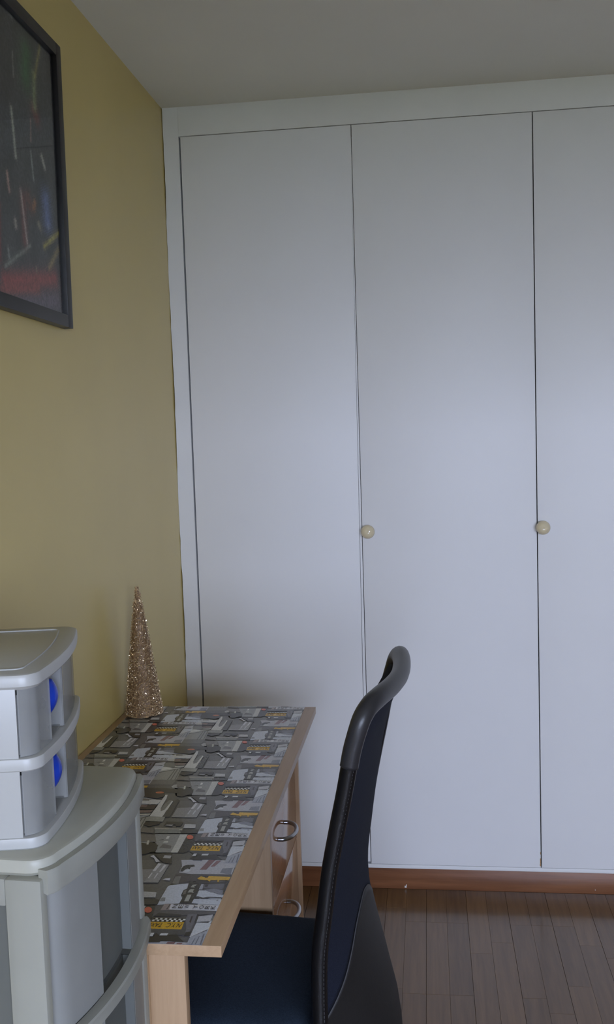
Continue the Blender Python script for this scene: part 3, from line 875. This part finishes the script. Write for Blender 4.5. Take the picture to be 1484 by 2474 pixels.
for k in range(4200):
    t = 1 - math.sqrt(rg.random())
    a = rg.uniform(0, 2 * math.pi)
    r = cone_r(t) + rg.uniform(-0.0022, 0.0014)
    c = Vector((r * math.cos(a), r * math.sin(a), t * CH + 0.0015))
    s = rg.uniform(0.0010, 0.0024)
    q = [Vector((rg.gauss(0, 1), rg.gauss(0, 1), rg.gauss(0, 1))).normalized() * s for _ in range(4)]
    q[3] = -(q[0] + q[1] + q[2]) * 0.6
    v = [bm.verts.new(c + d) for d in q]
    for fc in ((0, 1, 2), (0, 1, 3), (1, 2, 3), (0, 2, 3)):
        bm.faces.new([v[i] for i in fc])
o = finish('glitter', bm, M['gold'], cone); o['kind'] = 'stuff'
lathe(bm2 := bmesh.new(), [(0.0, 0.0), (0.040, 0.0), (0.040, 0.003), (0.0, 0.003)], 32)
finish('base_disc', bm2, M['gold_core'], cone)

# ---------------------------------------------------------------- framed picture on the yellow wall
pic = thing('framed_picture', 'black framed abstract night city print on the yellow wall', 'picture', (0.0, -0.89, 1.67))
PWD, PHT, FWD = 0.62, 0.585, 0.026
pic.rotation_euler = (math.radians(-0.9), 0, 0)
def fbox(nm, y0, y1, z0, z1):
    return box(nm, M['frame_black'], pic, 0.001, 0.022, y0, y1, z0, z1, 0.0015)
fbox('frame_member', -FWD, 0, 0, PHT)
fbox('frame_member', -PWD, -PWD + FWD, 0, PHT)
fbox('frame_member', -PWD + FWD, -FWD, 0, FWD)
fbox('frame_member', -PWD + FWD, -FWD, PHT - FWD, PHT)
# print: painted colours and one reflection band laid down stroke by stroke
NY, NZ = 190, 180
y0_, y1_, z0_, z1_ = -PWD + FWD, -FWD, FWD, PHT - FWD
rg = random.Random(21)
strokes = []
for a, b, c, d, w, colr in PAINT_STROKES:
    strokes.append((a + 0.89, b - 1.67, c + 0.89, d - 1.67, w, lin(colr)))
for k in range(16):
    yy = rg.uniform(-0.59, -0.36); zz = rg.uniform(0.05, 0.52)
    strokes.append((yy, zz, yy + rg.uniform(-.01, .01), zz - rg.uniform(.02, .1), rg.uniform(.003, .012), lin(rg.choice(((140, 138, 128), (90, 48, 46), (60, 80, 58), (84, 96, 140))))))
me = bpy.data.meshes.new('print')
verts = [(0.010, y0_ + (y1_ - y0_) * i / NY, z0_ + (z1_ - z0_) * j / NZ) for j in range(NZ + 1) for i in range(NY + 1)]
faces = [(j * (NY + 1) + i, j * (NY + 1) + i + 1, (j + 1) * (NY + 1) + i + 1, (j + 1) * (NY + 1) + i) for j in range(NZ) for i in range(NY)]
me.from_pydata(verts, [], faces)
ca = me.color_attributes.new('paint_color', 'FLOAT_COLOR', 'POINT')
import numpy as np
V = np.array(verts)
Y, Z = V[:, 1], V[:, 2]
C = np.tile(np.array(lin((52, 51, 53))), (len(V), 1))
C *= (1 + 0.25 * np.sin(Y * 61 + 3 * np.sin(Z * 9)) * np.sin(Z * 23 + 2 * np.sin(Y * 17)))[:, None]
for a, b, c, d, w, colr in reversed(strokes):
    dx_, dz_ = c - a, d - b
    L2 = dx_ * dx_ + dz_ * dz_ + 1e-9
    t = np.clip(((Y - a) * dx_ + (Z - b) * dz_) / L2, 0, 1)
    dist = np.hypot(Y - a - t * dx_, Z - b - t * dz_)
    dist = dist * (1 + 0.35 * np.sin(Z * 900 + Y * 500))
    wgt = np.exp(-(dist / w) ** 2)[:, None] * 0.85
    C = C * (1 - wgt) + np.array(colr) * wgt
C = np.clip(C * 1.9, 0, 0.8)
ca.data.foreach_set('color', np.concatenate([C, np.ones((len(V), 1))], 1).astype(np.float32).ravel())
link_mesh('print', me, M['painting'], pic)
box('backing_board', M['frame_black'], pic, 0.001, 0.009, y0_, y1_, z0_, z1_, 0)
box('glass_pane', M['glass'], pic, 0.0125, 0.0145, y0_, y1_, z0_, z1_, 0)

# ---------------------------------------------------------------- office chair
TH_C = math.radians(-5.9)
ch = thing('office_chair', 'dark navy office chair with high curved backrest pushed under the desk', 'chair', (0.40, -1.20, 0.0), TH_C)
XE = [(0.30, .187), (.45, .188), (.524, .197), (.595, .202), (.729, .228), (.86, .254), (.924, .272), (.974, .284), (1.0, .288)]
XC = [(.30, .300), (.358, .296), (.4, .29), (.469, .272), (.545, .248), (.575, .240), (.61, .236), (.64, .2355), (.684, .24), (.787, .255), (.859, .267), (.92, .282), (.96, .298), (1.0, .306)]
HWB = 0.195
def x_rear(u, z):
    e, c = interp(XE, z), interp(XC, z)
    return e + (c - e) * (1 - abs(u) ** 2.2)
def seam_z(u):
    return 0.605 - 0.15 * abs(u) ** 1.8
def top_z(u):
    return 0.998 - 0.028 * abs(u) ** 8
def sheet(name, mat, fx, z_lo, z_hi, nu=36, nv=40, thick=0.006):
    bm = bmesh.new()
    g = []
    for j in range(nv + 1):
        row = []
        for i in range(nu + 1):
            u = -1 + 2 * i / nu
            z = z_lo(u) + (z_hi(u) - z_lo(u)) * j / nv
            row.append(bm.verts.new((fx(u, z), u * HWB, z)))
        g.append(row)
    for j in range(nv):
        for i in range(nu):
            bm.faces.new((g[j][i], g[j][i + 1], g[j + 1][i + 1], g[j + 1][i]))
    o = finish(name, bm, mat, ch, smooth='all')
    sm = o.modifiers.new('thickness', 'SOLIDIFY')
    sm.thickness = thick
    sm.offset = 0.0
    return o
sheet('back_cover', M['navy'], lambda u, z: x_rear(u, z) - 0.003, seam_z, top_z)
o = sheet('lower_shell', M['shell'], lambda u, z: x_rear(u, z) - 0.001, lambda u: 0.335, lambda u: seam_z(u) - 0.001, nv=24)
o['label'] = 'matt black plastic shell rising up the lower back'
sheet('back_cushion', M['navy'], lambda u, z: interp(XE, z) - 0.006 + (interp(XC, max(z, .60)) - 0.022 - interp(XE, z) + 0.006) * (1 - abs(u) ** 2), lambda u: 0.43, lambda u: top_z(u) - 0.010, thick=0.014)
# seam piping line between fabric and shell
pts = [(x_rear(u, seam_z(u)) + 0.0012, u * HWB, seam_z(u)) for u in [-0.97 + 1.94 * k / 40 for k in range(41)]]
finish('seam_piping', tube(bmesh.new(), pts, 0.0011, 6), M['thread'], ch, smooth='all')
half = [(.196, -.2, .455), (.196, -.2, .524), (.199, -.2, .595), (.208, -.2, .659), (.219, -.2, .732), (.233, -.2, .80), (.247, -.2, .863), (.258, -.2, .917)]
for s in (-1, 1):
    path = catmull([(x, y * (1 if s < 0 else -1), z) for x, y, z in half], 5)
    finish('edge_piping', tube(bmesh.new(), path, lambda t: (0.0135, 0.0125), 14), M['vinyl'], ch, smooth='all')
    sb = bmesh.new()
    for k in range(2, len(path) - 1):
        for q in (0, .5):
            p0 = path[k].lerp(path[min(k + 1, len(path) - 1)], q)
            add_box(sb, p0.x + 0.0085, p0.x + 0.0098, p0.y + s * 0.0080 - 0.0012, p0.y + s * 0.0080 + 0.0012, p0.z, p0.z + 0.0045)
    o = finish('stitching', sb, M['thread'], ch); o['kind'] = 'stuff'
rail = [(.256, -.2, .907), (.262, -.2, .935), (.270, -.199, .962), (.278, -.192, .985), (.287, -.172, .999), (.297, -.135, 1.004), (.307, -.07, 1.003), (.311, 0, 1.002)]
rail = rail + [(x, -y, z) for x, y, z in rail[:-1][::-1]]
path = catmull(rail, 6)
def rr(t):
    e = min(t, 1 - t)
    k = min(1, max(0, (e - 0.12) / 0.2))
    return (0.0150 + 0.001 * k, 0.0140 + 0.004 * k)
o = finish('top_rail', tube(bmesh.new(), path, rr, 18), M['rubber'], ch, smooth='all')
o['label'] = 'smooth black rubber rail around the top of the backrest'

def rrect(lx0, lx1, ly0, ly1, r, z, n=8):
    pts = []
    for cx, cy, a0 in ((lx1 - r, ly1 - r, 0), (lx0 + r, ly1 - r, 90), (lx0 + r, ly0 + r, 180), (lx1 - r, ly0 + r, 270)):
        for k in range(n + 1):
            a = math.radians(a0 + 90 * k / n)
            pts.append((cx + r * math.cos(a), cy + r * math.sin(a), z))
    return pts
SX0, SX1, SY = -0.200, 0.178, 0.202
rings = []
for ins, z in ((0.03, .365), (0.008, .372), (0.0, .39), (0.0, .415), (0.004, .432), (0.014, .443), (0.03, .449), (0.06, .452), (0.10, .453), (0.14, .453)):
    rings.append(rrect(SX0 + ins, SX1 - ins, -SY + ins, SY - ins, max(0.012, 0.07 - ins * 0.6) if ins < 0.1 else 0.03, z))
finish('seat', stack(bmesh.new(), rings), M['seat_navy'], ch, smooth='all')
finish('seat_pan', stack(bmesh.new(), [rrect(-.17, .165, -.17, .17, .05, .335), rrect(-.19, .178, -.185, .185, .05, .365)]), M['shell'], ch, smooth=True)
box('mechanism', M['chair_plastic'], ch, -.08, .08, -.06, .06, .295, .335, 0.008)
finish('gas_column', lathe(bmesh.new(), [(0, .09), (.025, .09), (.025, .20), (.0165, .202), (.0165, .296), (0, .296)], 24), M['chair_plastic'], ch, smooth=True)
hub = finish('star_base', lathe(bmesh.new(), [(0, .065), (.042, .065), (.045, .08), (.038, .105), (0, .108)], 24), M['chair_plastic'], ch, smooth=True)
for k in range(5):
    a = math.radians(62 + 5.9 + 72 * k)
    ca_, sa_ = math.cos(a), math.sin(a)
    tube(b3 := bmesh.new(), [(0.02 * ca_, 0.02 * sa_, .085), (0.12 * ca_, 0.12 * sa_, .083), (0.225 * ca_, 0.225 * sa_, .068)], lambda t: (0.013 - 0.003 * t, 0.02 - 0.006 * t), 10)
    finish('base_leg', b3, M['chair_plastic'], hub, smooth='all')
    cb = bmesh.new()
    cxx, cyy = 0.225 * ca_, 0.225 * sa_
    for s in (-1, 1):
        tube(cb, [(cxx - sa_ * 0.006 * s, cyy + ca_ * 0.006 * s, .024), (cxx - sa_ * 0.018 * s, cyy + ca_ * 0.018 * s, .024)], 0.024, 16)
    tube(cb, [(cxx, cyy, .024), (cxx, cyy, .066)], 0.006, 8)
    finish('caster', cb, M['chair_plastic'], hub, smooth=True)

# ---------------------------------------------------------------- bowed outlines for the plastic drawer units
def bow_outline(depth, width, bulge, r, inset=0.0, z=0.0, back_inset=0.0, nb=22, nc=6):
    """+x is the front; near side y=0, far side y=width"""
    w0, w1 = inset, width - inset
    def fx(y):
        t = 2 * (y / width) - 1
        return bulge * (1 - t * t) - inset
    pts = [(-depth + back_inset, w0, z)]
    r = max(0.002, r - inset * 0.5)
    for k in range(nc + 1):
        a = math.radians(-90 + 90 * k / nc)
        yy = w0 + r + r * math.sin(a)
        pts.append((fx(w0 + r) - r + r * math.cos(a), yy, z))
    for k in range(1, nb):
        yy = w0 + r + (w1 - w0 - 2 * r) * k / nb
        pts.append((fx(yy), yy, z))
    for k in range(nc + 1):
        a = math.radians(90 * k / nc)
        pts.append((fx(w1 - r) - r + r * math.cos(a), w1 - r + r * math.sin(a), z))
    pts.append((-depth + back_inset, w1, z))
    return pts

def plate(name, mat, parent, depth, width, bulge, r, z0, z1, inset=0.0, edge=0.003):
    rings = [bow_outline(depth, width, bulge, r, inset + edge, z0), bow_outline(depth, width, bulge, r, inset, z0 + edge),
             bow_outline(depth, width, bulge, r, inset, z1 - edge), bow_outline(depth, width, bulge, r, inset + edge * .3, z1 - edge * .3), bow_outline(depth, width, bulge, r, inset + edge, z1)]
    return finish(name, stack(bmesh.new(), rings), mat, parent, smooth=True)

def curved_wall(bm, fxo, ya, yb, z0, z1, th, n=16):
    """thin wall standing on the curve x = fxo(y)"""
    va = []
    for k in range(n + 1):
        y = ya + (yb - ya) * k / n
        va.append([bm.verts.new((fxo(y) - d, y, z)) for d, z in ((0, z0), (0, z1), (th, z1), (th, z0))])
    for a, b in zip(va[:-1], va[1:]):
        for i in range(4):
            j = (i + 1) % 4
            bm.faces.new((a[i], b[i], b[j], a[j]))
    bm.faces.new(va[0]); bm.faces.new(va[-1][::-1])
    return bm

# ---------------------------------------------------------------- tall translucent drawer cart
CW, CD, CB, CR = 0.298, 0.345, 0.024, 0.030
CTOP = 1.010
cart = thing('drawer_cart', 'tall translucent plastic drawer cart standing between the desk end and yellow wall', 'drawer cart', (0.374, -2.006, 0.0), math.radians(-3.0))
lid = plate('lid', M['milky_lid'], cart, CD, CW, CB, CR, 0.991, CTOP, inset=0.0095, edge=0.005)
# frame
def post(x0_, x1_, y0__, y1__):
    return box('post', M['milky'], cart, x0_, x1_, y0__, y1__, 0.062, 0.991, 0.003)
post(-0.046, -0.006, 0.004, 0.018); post(-0.046, -0.006, CW - 0.018, CW - 0.004)
post(-CD, -CD + 0.04, 0.004, 0.018); post(-CD, -CD + 0.04, CW - 0.018, CW - 0.004)
for yy in (0.010, CW - 0.013):
    o = box('side_panel', M['milky_panel'], cart, -CD + 0.04, -0.046, yy, yy + 0.003, 0.08, 0.962, 0)
    o['label'] = 'recessed grey translucent side panel'
for yy in (0.005, CW - 0.017):
    box('side_rail', M['milky'], cart, -CD + 0.04, -0.046, yy, yy + 0.012, 0.962, 0.991, 0.002)
    box('side_rail', M['milky'], cart, -CD + 0.04, -0.046, yy, yy + 0.012, 0.062, 0.08, 0.002)
box('back_panel', M['milky_panel'], cart, -CD + 0.001, -CD + 0.004, 0.018, CW - 0.018, 0.062, 0.991, 0)
plate('base', M['milky'], cart, CD, CW, CB, CR, 0.046, 0.062, inset=0.006, edge=0.003)
for cxx in (-CD + 0.03, -0.03):
    for cyy in (0.03, CW - 0.03):
        cb = bmesh.new()
        for s in (-1, 1):
            tube(cb, [(cxx, cyy + s * 0.004, .018), (cxx, cyy + s * 0.013, .018)], 0.018, 16)
        tube(cb, [(cxx, cyy, .018), (cxx, cyy, .047)], 0.005, 8)
        finish('caster', cb, M['chair_plastic'], cart, smooth=True)
PITCH = 0.1815
for i in range(5):
    zt_ = 0.9885 - PITCH * i
    zb_ = zt_ - PITCH + 0.004
    fxo = lambda y, off=0.0: CB * (1 - (2 * y / CW - 1) ** 2) - off
    # drawer body: curved front with recessed middle, floor and sides
    bm = bmesh.new()
    ym0, ym1 = CW * 0.36, CW * 0.68
    # rounded near and far corners of the front
    def corner(y):
        e = min(y - 0.016, CW - 0.016 - y)
        rcorn = 0.028
        return 0.0 if e >= rcorn else rcorn - math.sqrt(max(0.0, rcorn ** 2 - (rcorn - max(e, 0)) ** 2))
    fw_ = lambda y: fxo(y, 0.011) - corner(y)
    add_box(bm, -CD + 0.02, -0.012, 0.022, CW - 0.022, zb_, zb_ + 0.003)
    dr = finish('drawer', bm, M['milky_thin'], cart)
    finish('front_panel', curved_wall(bmesh.new(), fw_, 0.0165, ym0, zb_, zt_ - 0.004, 0.0025, 14), M['milky_thin'], dr, smooth=True)
    finish('front_panel', curved_wall(bmesh.new(), fw_, ym1, CW - 0.0165, zb_, zt_ - 0.004, 0.0025, 14), M['milky_thin'], dr, smooth=True)
    bm = bmesh.new()
    curved_wall(bm, lambda y: fxo(y, 0.023), ym0, ym1, zb_, zt_ - 0.004, 0.0025, 8)
    for yy in (ym0, ym1 - 0.002):
        add_box(bm, fxo(yy, 0.0255), fxo(yy, 0.0115), yy, yy + 0.002, zb_, zt_ - 0.004)
    finish('recess', bm, M['milky_panel'], dr, smooth=True)
    bm = bmesh.new()
    add_box(bm, -CD + 0.02, -0.018, 0.022, 0.0245, zb_ + 0.004, zt_ - 0.012)
    add_box(bm, -CD + 0.02, -0.018, CW - 0.0245, CW - 0.022, zb_ + 0.004, zt_ - 0.012)
    add_box(bm, -CD + 0.018, -CD + 0.0205, 0.022, CW - 0.022, zb_ + 0.004, zt_ - 0.012)
    finish('tray', bm, M['milky_thin'], dr)
    # flared lip along the top of the drawer front
    if i == 0:
        zt_ += 0.0115                         # the top lip stands up beside the lid
    outer = bow_outline(CD, CW, CB, CR, 0.0, 0)[1:-1]
    inner = bow_outline(CD, CW, CB, CR, 0.0085 if i == 0 else 0.0135, 0)[1:-1]
    outer = [p for p in outer if p[0] > -0.004 - 0.0]
    inner = [p for p in inner if p[0] > -0.016]
    bm = bmesh.new()
    n = min(len(outer), len(inner))
    outer = [outer[round(k * (len(outer) - 1) / (n - 1))] for k in range(n)]
    inner = [inner[round(k * (len(inner) - 1) / (n - 1))] for k in range(n)]
    sec = []
    lh = 0.024 if i == 0 else 0.0145
    for a, b in zip(outer, inner):
        a_, b_ = Vector(a), Vector(b)
        m_ = a_.lerp(b_, 0.12)
        sec.append([bm.verts.new(v) for v in ((b_.x, b_.y, zt_), (m_.x, m_.y, zt_), (a_.x, a_.y, zt_ - 0.002), (a_.x, a_.y, zt_ - lh), (m_.x, m_.y, zt_ - lh - 0.002), (b_.x, b_.y, zt_ - lh + 0.0015))])
    for a, b in zip(sec[:-1], sec[1:]):
        for q in range(6):
            j = (q + 1) % 6
            bm.faces.new((a[q], b[q], b[j], a[j]))
    bm.faces.new(sec[0]); bm.faces.new(sec[-1][::-1])
    finish('lip', bm, M['milky'], dr, smooth=True)

# ---------------------------------------------------------------- small white drawer unit on the cart
MW, MD, MB, MR = 0.250, 0.285, 0.013, 0.020
mini = thing('small_drawer_unit', 'small white two-drawer unit with blue tabs standing on the translucent cart', 'drawer unit', (0.3585, -1.968, CTOP), math.radians(10.6))
MT = 0.187
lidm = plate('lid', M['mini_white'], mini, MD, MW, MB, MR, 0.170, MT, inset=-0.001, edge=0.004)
# raised rim line of the recessed lid panel
rim = bow_outline(MD - 0.018, MW, MB, MR, 0.022, MT + 0.0002, back_inset=0.0)
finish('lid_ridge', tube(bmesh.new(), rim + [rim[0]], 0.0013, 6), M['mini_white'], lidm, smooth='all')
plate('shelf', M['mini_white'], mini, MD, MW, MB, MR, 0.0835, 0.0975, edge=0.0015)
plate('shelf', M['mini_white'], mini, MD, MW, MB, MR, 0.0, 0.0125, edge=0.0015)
for ya_, yb_ in ((0.002, 0.0045), (MW - 0.0045, MW - 0.002)):
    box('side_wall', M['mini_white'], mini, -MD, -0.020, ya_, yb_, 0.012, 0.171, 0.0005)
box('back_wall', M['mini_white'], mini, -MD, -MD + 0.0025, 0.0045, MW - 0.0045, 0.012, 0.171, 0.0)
for zb_, zt_ in ((0.0985, 0.1695), (0.0135, 0.083)):
    fxo = lambda y: MB * (1 - (2 * y / MW - 1) ** 2) - 0.006
    def corner2(y):
        e = min(y - 0.004, MW - 0.004 - y)
        rc = 0.016
        return 0.0 if e >= rc else rc - math.sqrt(max(0.0, rc ** 2 - (rc - max(e, 0)) ** 2))
    fw2 = lambda y: fxo(y) - corner2(y)
    ya_, yb_ = MW * 0.235, MW * 0.44
    bm = bmesh.new()
    add_box(bm, -MD + 0.012, -0.022, 0.008, MW - 0.008, zb_, zb_ + 0.002)
    dr = finish('drawer', bm, M['mini_clear'], mini)
    finish('front_panel', curved_wall(bmesh.new(), fw2, 0.0046, ya_, zb_, zt_, 0.002, 14), M['mini_clear'], dr, smooth=True)
    finish('front_panel', curved_wall(bmesh.new(), fw2, yb_, MW - 0.0046, zb_, zt_, 0.002, 14), M['mini_clear'], dr, smooth=True)
    bm = bmesh.new()
    add_box(bm, -0.0175, -0.0155, ya_, yb_, zb_, zt_)
    for yy in (ya_, yb_ - 0.0018):
        add_box(bm, -0.0175, fw2(yy) - 0.001, yy, yy + 0.0018, zb_, zt_)
    add_box(bm, -0.0155, fw2(ya_) - 0.001, ya_ + 0.0018, yb_ - 0.0018, zb_, zb_ + 0.002)
    finish('recess', bm, M['mini_clear'], dr)
    bm = bmesh.new()
    add_box(bm, -MD + 0.012, -0.019, 0.008, 0.010, zb_ + 0.001, zt_ - 0.006)
    add_box(bm, -MD + 0.012, -0.019, MW - 0.010, MW - 0.008, zb_ + 0.001, zt_ - 0.006)
    add_box(bm, -MD + 0.010, -MD + 0.012, 0.008, MW - 0.008, zb_ + 0.001, zt_ - 0.006)
    finish('tray', bm, M['mini_clear'], dr)
    # blue leaf-shaped tab in the recess
    zc, yc = (zt_ + zb_) / 2 + 0.006, (ya_ + yb_) / 2
    rings = []
    for k in range(13):
        t = k / 12
        z = zc + 0.019 - 0.038 * t
        wv = max(0.06, math.sin(math.pi * (0.10 + 0.86 * t)) ** 0.8)
        wy, wx = 0.0145 * wv, 0.011 * wv
        rings.append([(-0.0040 + wx * math.cos(2 * math.pi * q / 20), yc + wy * math.sin(2 * math.pi * q / 20) - 0.004 * (t - .5), z) for q in range(20)])
    t_ = finish('tab', stack(bmesh.new(), rings), M['blue'], dr, smooth='all')
    t_['label'] = 'glossy blue pull tab'
